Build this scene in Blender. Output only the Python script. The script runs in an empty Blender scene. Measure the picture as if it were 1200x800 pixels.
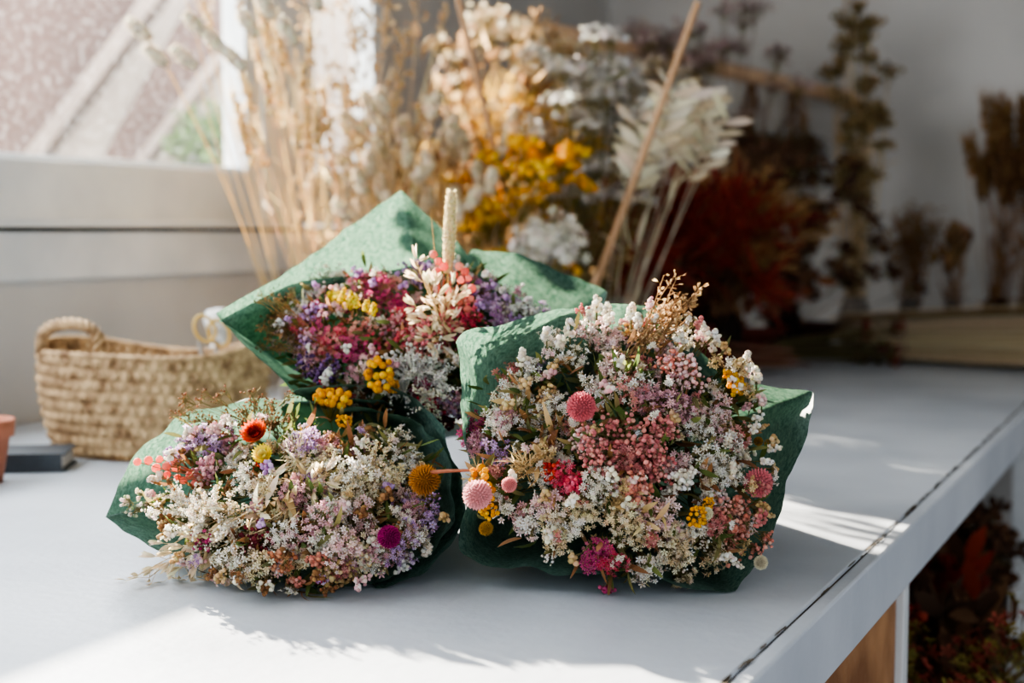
import bpy, math
import numpy as np
from mathutils import Vector, Matrix, noise
rng=np.random.default_rng(11)
T=0.75; H=0.378; CZ=T+H; F=1667.0; PIT=math.radians(4.46)
cp,sp=math.cos(PIT),math.sin(PIT)
def at(px,py,v):
    dx=(px-600)/F; dz=-(py-400)/F
    d=(dx,cp+dz*sp,-sp+dz*cp); k=v/d[1]
    return np.array([d[0]*k,v,CZ+d[2]*k])
# room frame: s along the table, w towards the window wall
A0=np.array([0.2,1.167]); DV=np.array([0.44,0.898]); DV/=np.linalg.norm(DV); NV=np.array([-DV[1],DV[0]])
ROT=math.atan2(DV[1],DV[0])
WL=1.755; SB=3.97
def rw(s,w,z=0): 
    p=A0+DV*s+NV*w
    return np.array([p[0],p[1],z])
def lin(c): return tuple((x/255.0)**2.2 for x in c)
# ---------- materials
def newmat(name):
    m=bpy.data.materials.new(name); m.use_nodes=True
    nt=m.node_tree; nt.nodes.clear()
    o=nt.nodes.new('ShaderNodeOutputMaterial')
    return m,nt,o
def paint(name,c1,c2,scale=4,rough=.5,bump=.05,detail=6,lo=.4,hi=.65,bscale=None):
    m,nt,o=newmat(name); n=nt.nodes; l=nt.links
    b=n.new('ShaderNodeBsdfPrincipled'); b.inputs['Roughness'].default_value=rough
    tc=n.new('ShaderNodeTexCoord'); nz=n.new('ShaderNodeTexNoise'); nz.inputs['Scale'].default_value=scale; nz.inputs['Detail'].default_value=detail
    r=n.new('ShaderNodeValToRGB'); r.color_ramp.elements[0].position=lo; r.color_ramp.elements[1].position=hi
    r.color_ramp.elements[0].color=(*lin(c1),1); r.color_ramp.elements[1].color=(*lin(c2),1)
    l.new(tc.outputs['Object'],nz.inputs['Vector']); l.new(nz.outputs['Fac'],r.inputs['Fac']); l.new(r.outputs['Color'],b.inputs['Base Color'])
    nb=n.new('ShaderNodeTexNoise'); nb.inputs['Scale'].default_value=bscale or scale*8; nb.inputs['Detail'].default_value=4
    l.new(tc.outputs['Object'],nb.inputs['Vector'])
    bp=n.new('ShaderNodeBump'); bp.inputs['Strength'].default_value=bump; bp.inputs['Distance'].default_value=.01
    l.new(nb.outputs['Fac'],bp.inputs['Height']); l.new(bp.outputs['Normal'],b.inputs['Normal'])
    l.new(b.outputs['BSDF'],o.inputs['Surface']); return m
def vcolmat(name,rough=.8,trans=.25):
    m,nt,o=newmat(name); n=nt.nodes; l=nt.links
    a=n.new('ShaderNodeAttribute'); a.attribute_name='Col'
    tc=n.new('ShaderNodeTexCoord'); nz=n.new('ShaderNodeTexNoise'); nz.inputs['Scale'].default_value=220
    l.new(tc.outputs['Object'],nz.inputs['Vector'])
    mr=n.new('ShaderNodeMapRange'); mr.inputs['To Min'].default_value=.8; mr.inputs['To Max'].default_value=1.15
    l.new(nz.outputs['Fac'],mr.inputs['Value'])
    mx=n.new('ShaderNodeVectorMath'); mx.operation='SCALE'; l.new(a.outputs['Color'],mx.inputs[0]); l.new(mr.outputs['Result'],mx.inputs['Scale'])
    b=n.new('ShaderNodeBsdfPrincipled'); b.inputs['Roughness'].default_value=rough; b.inputs['Specular IOR Level'].default_value=.2
    l.new(mx.outputs['Vector'],b.inputs['Base Color'])
    t=n.new('ShaderNodeBsdfTranslucent'); l.new(mx.outputs['Vector'],t.inputs['Color'])
    ms=n.new('ShaderNodeMixShader'); ms.inputs[0].default_value=trans
    l.new(b.outputs['BSDF'],ms.inputs[1]); l.new(t.outputs['BSDF'],ms.inputs[2]); l.new(ms.outputs[0],o.inputs['Surface'])
    return m
M_petal=vcolmat('dried_petals',.8,.45)
M_solid=vcolmat('dried_stalks_and_pots',.7,.0)
M_wall=paint('painted_plaster_wall',(184,181,176),(200,197,192),2,.7,.15)
M_white=paint('white_gloss_paint',(206,210,212),(223,225,225),6,.4,.06)
M_table=paint('white_painted_tabletop',(168,175,185),(196,202,210),3,.36,.08,9,.32,.62,60)
M_dark=paint('grimy_gap_and_sill_shadow',(30,26,22),(70,62,55),30,.9,.2)  # grimy table gap, and the painted shadow line under the sill
M_floor=paint('concrete_floor',(70,62,55),(98,88,78),3,.8,.2)
M_wood=paint('raw_wood',(120,82,54),(168,124,86),7,.7,.2)
M_brown=paint('weathered_brown_boards',(96,72,70),(136,108,104),1.2,.9,.1,3)
M_grey=paint('pale_shed_panel',(180,170,168),(206,198,194),1.5,.8,.1,3)
M_rail=paint('outdoor_rail_paint',(166,150,148),(188,172,168),9,.7,.1)
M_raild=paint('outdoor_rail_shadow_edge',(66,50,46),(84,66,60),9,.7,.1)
M_grass=paint('outdoor_ground',(90,100,70),(140,140,110),2,.9,.3)
M_book=paint('slate_cloth',(52,56,62),(68,74,80),12,.6,.05)
M_terra=paint('terracotta',(150,88,66),(178,110,84),8,.8,.1)
M_straw=paint('woven_palm_leaf',(120,90,62),(198,166,126),38,.8,.5,5,.3,.62,120)
# paper
def papermat():
    m,nt,o=newmat('green_tissue_kraft_paper'); n=nt.nodes; l=nt.links
    tc=n.new('ShaderNodeTexCoord'); nz=n.new('ShaderNodeTexNoise'); nz.inputs['Scale'].default_value=210; nz.inputs['Detail'].default_value=6; nz.inputs['Distortion'].default_value=1.0
    l.new(tc.outputs['Object'],nz.inputs['Vector'])
    r=n.new('ShaderNodeValToRGB'); r.color_ramp.elements[0].position=.36; r.color_ramp.elements[1].position=.64
    r.color_ramp.elements[0].color=(*lin((46,72,67)),1); r.color_ramp.elements[1].color=(*lin((80,104,97)),1)
    l.new(nz.outputs['Fac'],r.inputs['Fac'])
    b=n.new('ShaderNodeBsdfPrincipled'); b.inputs['Roughness'].default_value=.58; l.new(r.outputs['Color'],b.inputs['Base Color'])
    n2=n.new('ShaderNodeTexNoise'); n2.inputs['Scale'].default_value=16; n2.inputs['Detail'].default_value=2; n2.inputs['Distortion'].default_value=1.5
    l.new(tc.outputs['Object'],n2.inputs['Vector'])
    bp=n.new('ShaderNodeBump'); bp.inputs['Strength'].default_value=.45; bp.inputs['Distance'].default_value=.008
    l.new(n2.outputs['Fac'],bp.inputs['Height']); l.new(bp.outputs['Normal'],b.inputs['Normal'])
    t=n.new('ShaderNodeBsdfTranslucent')
    r2=n.new('ShaderNodeValToRGB'); r2.color_ramp.elements[0].position=.36; r2.color_ramp.elements[1].position=.64
    r2.color_ramp.elements[0].color=(*lin((60,98,80)),1); r2.color_ramp.elements[1].color=(*lin((120,154,130)),1)
    l.new(nz.outputs['Fac'],r2.inputs['Fac']); l.new(r2.outputs['Color'],t.inputs['Color'])
    ms=n.new('ShaderNodeMixShader'); ms.inputs[0].default_value=.30
    l.new(b.outputs['BSDF'],ms.inputs[1]); l.new(t.outputs['BSDF'],ms.inputs[2]); l.new(ms.outputs[0],o.inputs['Surface'])
    return m
M_paper=papermat()
def glassmat():
    m,nt,o=newmat('dusty_window_glass'); n=nt.nodes; l=nt.links
    tc=n.new('ShaderNodeTexCoord'); nz=n.new('ShaderNodeTexNoise'); nz.inputs['Scale'].default_value=60; nz.inputs['Detail'].default_value=8
    l.new(tc.outputs['Object'],nz.inputs['Vector'])
    mr=n.new('ShaderNodeMapRange'); mr.inputs['From Min'].default_value=.5; mr.inputs['From Max'].default_value=.8; mr.inputs['To Min'].default_value=.006; mr.inputs['To Max'].default_value=.045
    l.new(nz.outputs['Fac'],mr.inputs['Value'])
    tr=n.new('ShaderNodeBsdfTransparent'); tl=n.new('ShaderNodeBsdfTranslucent'); tl.inputs['Color'].default_value=(.85,.9,.95,1)
    ms=n.new('ShaderNodeMixShader'); l.new(mr.outputs['Result'],ms.inputs[0]); l.new(tr.outputs[0],ms.inputs[1]); l.new(tl.outputs[0],ms.inputs[2])
    l.new(ms.outputs[0],o.inputs['Surface']); return m
M_glass=glassmat()
# ---------- mesh accumulator
class Acc:
    def __init__(s): s.V=[];s.C=[];s.F3=[];s.F4=[];s.n=0
    def add(s,V,C,F3=None,F4=None):
        V=np.asarray(V,float).reshape(-1,3); C=np.asarray(C,float)
        if C.ndim==1: C=np.tile(C,(len(V),1))
        s.V.append(V); s.C.append(C.reshape(-1,3))
        if F3 is not None and len(F3): s.F3.append(np.asarray(F3,int).reshape(-1,3)+s.n)
        if F4 is not None and len(F4): s.F4.append(np.asarray(F4,int).reshape(-1,4)+s.n)
        s.n+=len(V)
    def inst(s,t,P,R,S,col,cc=None):
        V,sh,mask,F3,F4=t; n=len(P); k=len(V)
        S=np.asarray(S,float)
        if S.ndim==0: S=np.full(n,float(S))
        if S.ndim==1: S=np.repeat(S[:,None],3,1)
        W=np.einsum('nij,nkj->nki',R,V[None]*S[:,None,:])+P[:,None,:]
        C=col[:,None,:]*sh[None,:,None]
        if cc is not None: C=C*(1-mask)[None,:,None]+np.asarray(cc)[None,None,:]*mask[None,:,None]
        off=(np.arange(n)*k)[:,None,None]
        s.add(W.reshape(-1,3),C.reshape(-1,3),(F3[None]+off).reshape(-1,3) if len(F3) else None,(F4[None]+off).reshape(-1,4) if len(F4) else None)
    def build(s,name,mat,parent=None,smooth=False):
        V=np.concatenate(s.V); C=np.concatenate(s.C)
        V[:,2]=np.maximum(V[:,2],s.zmin) if hasattr(s,'zmin') else V[:,2]
        f3=np.concatenate(s.F3) if s.F3 else np.zeros((0,3),int); f4=np.concatenate(s.F4) if s.F4 else np.zeros((0,4),int)
        me=bpy.data.meshes.new(name); me.vertices.add(len(V)); me.vertices.foreach_set('co',V.astype(np.float32).ravel())
        lv=np.concatenate([f3.ravel(),f4.ravel()]).astype(np.int32)
        me.loops.add(len(lv)); me.loops.foreach_set('vertex_index',lv)
        me.polygons.add(len(f3)+len(f4))
        ls=np.concatenate([np.arange(len(f3))*3,len(f3)*3+np.arange(len(f4))*4]).astype(np.int32)
        me.polygons.foreach_set('loop_start',ls)
        me.update(calc_edges=True)
        if smooth: me.polygons.foreach_set('use_smooth',np.ones(len(me.polygons),bool))
        ca=me.color_attributes.new('Col','FLOAT_COLOR','POINT')
        ca.data.foreach_set('color',np.concatenate([np.clip(C,0,1),np.ones((len(C),1))],1).astype(np.float32).ravel())
        me.materials.append(mat)
        ob=bpy.data.objects.new(name,me); bpy.context.collection.objects.link(ob)
        if parent: ob.parent=parent
        return ob
def norm(a): return a/np.maximum(np.linalg.norm(a,axis=-1,keepdims=True),1e-9)
def frames(D):
    D=norm(D); q=norm(np.cross(D,rng.normal(size=D.shape))); y=np.cross(D,q)
    return np.stack([q,y,D],axis=2)
def colors(pal,n,j=.12):
    pal=np.array([lin(c) for c in pal]); c=pal[rng.integers(0,len(pal),n)]
    return np.clip(c*(1+rng.normal(0,j,(n,1)))*(1+rng.normal(0,.04,(n,3))),0.005,.95)
# ---------- templates
def t_floret(np_=5,w=.42,cup=.35):
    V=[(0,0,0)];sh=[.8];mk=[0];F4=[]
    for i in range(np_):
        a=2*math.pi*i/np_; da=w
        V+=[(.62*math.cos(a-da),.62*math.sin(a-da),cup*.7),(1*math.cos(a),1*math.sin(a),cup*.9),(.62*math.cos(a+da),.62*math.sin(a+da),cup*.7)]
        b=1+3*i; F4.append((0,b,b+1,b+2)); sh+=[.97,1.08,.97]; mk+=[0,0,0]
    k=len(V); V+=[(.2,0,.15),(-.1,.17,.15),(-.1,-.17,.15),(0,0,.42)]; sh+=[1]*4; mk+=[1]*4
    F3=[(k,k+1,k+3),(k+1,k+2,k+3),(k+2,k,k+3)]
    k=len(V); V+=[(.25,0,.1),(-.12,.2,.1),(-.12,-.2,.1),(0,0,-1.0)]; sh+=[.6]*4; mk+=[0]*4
    F3+=[(k,k+1,k+3),(k+1,k+2,k+3),(k+2,k,k+3)]
    return (np.array(V,float),np.array(sh),np.array(mk,float),np.array(F3),np.array(F4))
def ico(sub=0):
    p=(1+5**.5)/2
    V=[(-1,p,0),(1,p,0),(-1,-p,0),(1,-p,0),(0,-1,p),(0,1,p),(0,-1,-p),(0,1,-p),(p,0,-1),(p,0,1),(-p,0,-1),(-p,0,1)]
    Fs=[(0,11,5),(0,5,1),(0,1,7),(0,7,10),(0,10,11),(1,5,9),(5,11,4),(11,10,2),(10,7,6),(7,1,8),(3,9,4),(3,4,2),(3,2,6),(3,6,8),(3,8,9),(4,9,5),(2,4,11),(6,2,10),(8,6,7),(9,8,1)]
    V=[np.array(v)/np.linalg.norm(v) for v in V]
    for _ in range(sub):
        c={};N=[]
        def mid(a,b):
            k=(min(a,b),max(a,b))
            if k not in c:
                m=V[a]+V[b]; V.append(m/np.linalg.norm(m)); c[k]=len(V)-1
            return c[k]
        for a,b,d in Fs:
            x,y,z=mid(a,b),mid(b,d),mid(d,a); N+=[(a,x,z),(b,y,x),(d,z,y),(x,y,z)]
        Fs=N
    return np.array(V),np.array(Fs)
E4=np.zeros((0,4),int)
def t_ball(sub=1,jit=.0):
    V,Fs=ico(sub); V=V*(1+rng.normal(0,jit,(len(V),1)))
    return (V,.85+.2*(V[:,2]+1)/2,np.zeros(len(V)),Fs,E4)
def t_globe(n=150,len_=.42,wd=.16,core=.72,tipw=1.2):
    V=[];sh=[];F4=[];i=np.arange(n); ph=np.arccos(1-2*(i+.5)/n); th=i*2.39996
    D=np.stack([np.cos(th)*np.sin(ph),np.sin(th)*np.sin(ph),np.cos(ph)],1)
    R=frames(D)
    for k in range(n):
        x,y,z=R[k,:,0],R[k,:,1],R[k,:,2]; L=core+len_*(.8+.4*rng.random())
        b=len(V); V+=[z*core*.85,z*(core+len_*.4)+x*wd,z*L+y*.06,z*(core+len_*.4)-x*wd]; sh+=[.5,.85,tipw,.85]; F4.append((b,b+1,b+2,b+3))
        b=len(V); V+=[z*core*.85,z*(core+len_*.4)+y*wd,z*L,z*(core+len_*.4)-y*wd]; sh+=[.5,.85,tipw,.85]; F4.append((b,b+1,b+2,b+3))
    b=len(V); cv,cf=ico(1); V+=list(cv*core*.95); sh+=[.55]*len(cv)
    return (np.array(V),np.array(sh),np.zeros(len(V)),cf+b,np.array(F4))
T_flo=t_floret(); T_flo6=t_floret(6,.3,.6); T_bud=t_ball(0,.12); T_ball=t_ball(1,.03); T_globe=t_globe(240,.30,.10,.80,1.1); T_fuzz=t_globe(330,.5,.05,.72,1.25)
# ---------- strand generators
def stems(acc,P0,P1,r,col,bow=.06,k=5,sides=3,r1=None):
    P0=np.atleast_2d(P0);P1=np.atleast_2d(P1);n=max(len(P0),len(P1)); P0=np.broadcast_to(P0,(n,3));P1=np.broadcast_to(P1,(n,3))
    L=np.linalg.norm(P1-P0,axis=1)[:,None]; M=(P0+P1)/2+rng.normal(size=(n,3))*L*bow
    t=np.linspace(0,1,k)[None,:,None]
    Q=P0[:,None]*(1-t)**2+2*M[:,None]*t*(1-t)+P1[:,None]*t**2
    D=norm(P1-P0); ref=np.where(np.abs(D[:,2:3])<.8,np.array([[0,0,1.]]),np.array([[1.,0,0]]))
    x=norm(np.cross(D,ref)); y=np.cross(D,x)
    r=np.broadcast_to(np.asarray(r,float),(n,)); rr=(r[:,None]*np.linspace(1,.6 if r1 is None else r1,k)[None])[:,:,None]
    rings=[Q+rr*(math.cos(2*math.pi*j/sides)*x[:,None]+math.sin(2*math.pi*j/sides)*y[:,None]) for j in range(sides)]
    V=np.stack(rings,2)
    f=[]
    for a in range(k-1):
        for j in range(sides):
            j2=(j+1)%sides; f.append((a*sides+j,a*sides+j2,(a+1)*sides+j2,(a+1)*sides+j))
    f=np.array(f)[None]+(np.arange(n)*k*sides)[:,None,None]
    C=np.repeat(col if np.ndim(col)==2 else np.tile(np.asarray(col)[None],(n,1)),k*sides,0)
    acc.add(V.reshape(-1,3),C,None,f.reshape(-1,4))
def blades(acc,P0,D,L,wd,bend,col,k=5,B=None,prof='leaf'):
    n=len(P0); D=norm(D)
    if B is None: B=rng.normal(size=(n,3))
    B=norm(B-D*np.sum(B*D,1,keepdims=True)); X=np.cross(D,B)
    L=np.broadcast_to(np.asarray(L,float),(n,))[:,None,None]; wd=np.broadcast_to(np.asarray(wd,float),(n,))[:,None,None]; bend=np.broadcast_to(np.asarray(bend,float),(n,))[:,None,None]
    t=np.linspace(0,1,k); tt=t[None,:,None]
    Q=P0[:,None]+L*(D[:,None]*(tt-.3*np.abs(bend)*tt**2)+B[:,None]*bend*tt**2)
    w=np.clip(np.sin(np.pi*(.06+.94*t)),0,1)**.8 if prof=='leaf' else (1-t*.9)
    w=np.maximum(w,.02)[None,:,None]
    a=Q+X[:,None]*wd*w; b=Q-X[:,None]*wd*w
    V=np.stack([a,b],2); f=np.array([(2*i,2*i+1,2*i+3,2*i+2) for i in range(k-1)])[None]+(np.arange(n)*2*k)[:,None,None]
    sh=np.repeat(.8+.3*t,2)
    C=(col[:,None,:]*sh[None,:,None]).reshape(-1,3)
    acc.add(V.reshape(-1,3),C,None,f.reshape(-1,4))
def lathe(acc,c,prof,seg,col):
    prof=np.array(prof); a=np.arange(seg)*2*np.pi/seg
    V=np.stack([c[0]+prof[:,0:1]*np.cos(a),c[1]+prof[:,0:1]*np.sin(a),c[2]+prof[:,1:2]+0*a],2)
    f=[(i*seg+j,i*seg+(j+1)%seg,(i+1)*seg+(j+1)%seg,(i+1)*seg+j) for i in range(len(prof)-1) for j in range(seg)]
    acc.add(V.reshape(-1,3),np.array(lin(col)),None,np.array(f))
OLIVE=[(124,120,76),(142,130,86),(104,104,68)]; STRAW=[(206,176,126),(186,156,110),(220,196,150)]
def ballpts(n,R,nrm,flat):
    u=norm(rng.normal(size=(n,3)))*(rng.random((n,1))**.6)*R*rng.uniform(.9,1.25)
    ax=norm(rng.normal(size=3)); u=u+np.outer(u@ax,ax)*rng.uniform(-.4,.6)
    z=np.abs(u@nrm); return u-np.outer(u@nrm,nrm)+np.outer(z*flat,nrm)
def spray(acc,c,nrm,R,n,pal,size,kind='flo',flat=.8,cc=None,stemcol=(138,128,88)):
    P=c+ballpts(n,R,nrm,flat); node=c-nrm*R*1.3
    D=norm(P-node)+rng.normal(size=(n,3))*.45
    t={'flo':T_flo,'flo6':T_flo6,'bud':T_bud,'ball':T_ball}[kind]
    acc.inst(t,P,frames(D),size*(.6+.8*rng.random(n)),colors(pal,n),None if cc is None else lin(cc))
    m=max(3,n//6); nodes=node+(P[rng.integers(0,n,m)]-node)*.55
    stems(acc,node,nodes,.0007,np.array(lin(stemcol)),.08,4)
    stems(acc,nodes[rng.integers(0,m,n)],P,.00045,np.array(lin(stemcol)),.06,3)
def umbel(acc,c,nrm,R,n=22,pal=[(236,172,24),(244,194,46),(220,152,20)]):
    i=np.arange(n)+.5; ph=np.arccos(1-i/n*.95); th=i*2.39996
    x=norm(np.cross(nrm,[.3,.1,1])); y=np.cross(nrm,x)
    D=(np.cos(th)*np.sin(ph))[:,None]*x+(np.sin(th)*np.sin(ph))[:,None]*y+(np.cos(ph)*.55)[:,None]*nrm
    P=c+D*R+rng.normal(size=(n,3))*R*.09; r=R*.235
    S=r*(.8+.4*rng.random(n))
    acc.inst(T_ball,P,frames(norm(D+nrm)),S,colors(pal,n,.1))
    k=9; PP=np.repeat(P,k,0); DD=norm(np.repeat(norm(D+nrm),k,0)+rng.normal(size=(n*k,3))*.5)
    acc.inst(T_bud,PP+DD*np.repeat(S,k)[:,None]*.95,frames(DD),r*.2,colors(pal,n*k,.18))
    stems(acc,c-nrm*R*1.4,P,.0007,np.array(lin((120,112,50))),.04,4)
def globe(acc,c,nrm,R,pal,fuzz=False,el=1.0):
    acc.inst(T_fuzz if fuzz else T_globe,c[None],frames(nrm[None]),np.array([[R,R,R*el]]),colors(pal,1,.03))
def straw(acc,c,nrm,R,pal,cpal):
    for ring,(m,tilt,l) in enumerate([(20,.25,1),(18,.5,.85),(14,.9,.65),(10,1.6,.45)]):
        x=norm(np.cross(nrm,[.3,.1,1])); y=np.cross(nrm,x); a=np.arange(m)*2*np.pi/m+ring
        O=np.cos(a)[:,None]*x+np.sin(a)[:,None]*y
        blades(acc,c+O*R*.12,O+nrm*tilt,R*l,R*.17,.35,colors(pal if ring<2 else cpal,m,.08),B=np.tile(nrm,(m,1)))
    globe(acc,c+nrm*R*.12,nrm,R*.25,cpal)
def wisp(acc,c,nrm,R,n,pal,wd=.0009,bend=.5):
    D=norm(nrm+rng.normal(size=(n,3))*.75); P=c-nrm*R*.5+rng.normal(size=(n,3))*R*.15
    blades(acc,P,D,R*(.8+.9*rng.random(n)),wd,rng.normal(0,bend,n),colors(pal,n),k=6)
    m=n*5; i=rng.integers(0,n,m); t=.2+.8*rng.random(m)
    Q=P[i]+D[i]*(R*t*1.1)[:,None]
    blades(acc,Q,D[i]+rng.normal(size=(m,3))*.7,R*.28,wd*.8,.3,colors(pal,m),k=3)
def fluff(acc,c,nrm,R,pal):
    n=16; D=norm(nrm+rng.normal(size=(n,3))*.8); B=norm(rng.normal(size=(n,3)))
    for i in range(n):
        L=R*rng.uniform(.8,1.6); t=np.sort(rng.random(34)); b=rng.uniform(.2,.8)
        Q=c-nrm*R*.5+D[i]*(L*t)[:,None]+B[i]*(b*L*t**2)[:,None]
        dirs=D[i]*.6+rng.normal(size=(34,3))*.6
        blades(acc,Q,dirs,R*.24*(1.2-t),.00045,.4,colors(pal,34,.08),k=3,prof='t')
        acc.inst(T_bud,Q+norm(dirs)*(R*.12),frames(dirs),.0011*(.6+.8*rng.random(34)),colors(pal,34,.06))
def oats(acc,c,d,L,n=14,pal=[(232,214,178),(244,232,206),(215,192,152)],size=.016,droop=.4):
    d=norm(np.asarray(d,float)); side=norm(rng.normal(size=3)); t=np.linspace(.15,1,n)
    down=np.array([0,0,-1.])
    ax=lambda t:c+d*L*t[:,None]+down*(droop*L*t**2)[:,None]
    k=9; ts=np.linspace(0,1,k); Q=ax(ts); stems(acc,Q[:-1],Q[1:],.0008,np.array(lin(pal[-1])),0,2)
    J=ax(t); O=norm(rng.normal(size=(n,3))+d*1.2+down*.3); Pt=J+O*size*.7; stems(acc,J,Pt,.0004,np.array(lin(pal[-1])),.1,3)
    for s in (-1,1):
        Bv=np.cross(O,side)*s; blades(acc,Pt,O+Bv*.22,size*(.9+.3*rng.random(n)),size*.13,.2*s,colors(pal,n,.1),B=np.cross(O,Bv))
        blades(acc,Pt,O+Bv*.1,size*1.0,size*.12,.1,colors(pal,n,.1))
def spike(acc,c,d,L,R,n,pal,size,kind='bud',taper=.7,stem=True):
    d=norm(np.asarray(d,float)); t=rng.random(n); x=norm(np.cross(d,[.31,.2,.9])); y=np.cross(d,x); a=rng.random(n)*6.283
    O=np.cos(a)[:,None]*x+np.sin(a)[:,None]*y
    P=c+d*L*t[:,None]+O*(R*(1-taper*t**2)*rng.random(n)**.4)[:,None]
    tt={'flo':T_flo,'flo6':T_flo6,'bud':T_bud}[kind]
    acc.inst(tt,P,frames(O+d*.6),size*(.7+.6*rng.random(n)),colors(pal,n))
    if stem: stems(acc,c-d*L*.5,c+d*L,.0008,np.array(lin((120,112,72))),.02)
def tail(acc,c,d,L,R,pal,n=260,hair=.012):
    d=norm(np.asarray(d,float)); acc_t=rng.random(n); x=norm(np.cross(d,[.31,.2,.9])); y=np.cross(d,x); a=rng.random(n)*6.283
    O=np.cos(a)[:,None]*x+np.sin(a)[:,None]*y; pr=np.sin(np.pi*(.08+.86*acc_t))**.6
    P=c+d*L*acc_t[:,None]+O*(R*.55*pr)[:,None]
    acc.inst(T_bud,P,frames(O+d),R*.42,colors(pal,n,.12))
    blades(acc,P,O*.7+d*.9,hair,R*.07,.1,colors(pal,n,.1),k=3,prof='t')
def berries(acc,pts,root,R,pal):
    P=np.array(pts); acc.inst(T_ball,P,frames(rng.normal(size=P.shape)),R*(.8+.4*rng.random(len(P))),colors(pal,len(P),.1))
    stems(acc,root,P,.0007,np.array(lin((180,110,90))),.05)
def empty(name,loc=(0,0,0)):
    e=bpy.data.objects.new(name,None); e.location=loc; e.empty_display_size=.05; bpy.context.collection.objects.link(e); return e
# ---------- palettes
WHT=[(248,240,224),(253,248,236),(238,226,206)]; CRM=[(240,222,184),(248,236,208),(224,200,158)]
ROSE=[(214,140,134),(196,116,116),(228,164,154)]; SAL=[(236,162,144),(243,184,168),(218,140,122)]
LPK=[(244,208,204),(247,226,220),(230,182,184)]; MAG=[(194,72,124),(212,98,146),(172,58,106)]; HOT=[(222,86,112),(234,114,136),(204,66,88)]
LIL=[(200,166,210),(218,190,226),(180,142,196)]; MAU=[(212,160,170),(192,138,152),(228,186,190)]; PUR=[(114,84,130),(138,106,156),(94,68,110)]
BRN=[(146,104,70),(170,128,88),(122,86,60)]; GRN=[(92,106,58),(114,126,72),(76,90,52)]; RED=[(170,48,38),(196,68,50)]; OCH=[(210,164,66),(186,136,54)]
SIL=[(222,222,214),(238,236,228),(202,202,196)]
# ---------- paper sheets
def sheet(acc,rim,root,rr=.035,closed=True,seed=0,bulge=.012,nu=220,nv=30,s0=0.0,wav=.006,it=2,ca=.75):
    P=np.array([at(*p) for p in rim]); 
    if closed: P=np.vstack([P,P[:1]])
    seg=np.linalg.norm(np.diff(P,axis=0),axis=1); cl=np.concatenate([[0],np.cumsum(seg)]); u=np.linspace(0,cl[-1],nu)
    Rm=np.stack([np.interp(u,cl,P[:,i]) for i in range(3)],1)
    k=np.array([1,2,1])/4.
    for _ in range(it):
        Q=Rm.copy(); Q[1:-1]=Rm[:-2]*k[0]+Rm[1:-1]*k[1]+Rm[2:]*k[2]; Rm=Q
    root=np.asarray(root,float); cen=Rm.mean(0); axis=norm(cen-root)
    O=Rm-root; O=norm(O-np.outer(O@axis,axis))
    V=np.zeros((nv,nu,3))
    for i in range(nv):
        s=s0+(1-s0)*i/(nv-1); f=s
        V[i]=(root+O*rr)*(1-f)+Rm*f+O*bulge*math.sin(math.pi*s)
    for i in range(nv):
        s=i/(nv-1)
        for j in range(nu):
            jj=0 if (closed and j==nu-1) else j
            q=Vector((*V[i,jj],)); un=u[jj]/.05
            fold=noise.noise(Vector((un*1.1,seed*7.3,s*.8)))*wav*s
            cr=noise.noise(q*38+Vector((seed,0,0)))*.0025+abs(noise.noise(q*16+Vector((0,seed,0))))*-.010+abs(noise.noise(q*30+Vector((3,seed,0))))*-.003
            V[i,j]=V[i,j]+O[jj]*(fold+ca*cr*(.3+s))
    V[:,:,2]=np.maximum(V[:,:,2],T+.002)
    f=[(a*nu+j,a*nu+j+1,(a+1)*nu+j+1,(a+1)*nu+j) for a in range(nv-1) for j in range(nu-1)]
    acc.add(V.reshape(-1,3),np.array([.1,.3,.2]),None,np.array(f))
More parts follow.
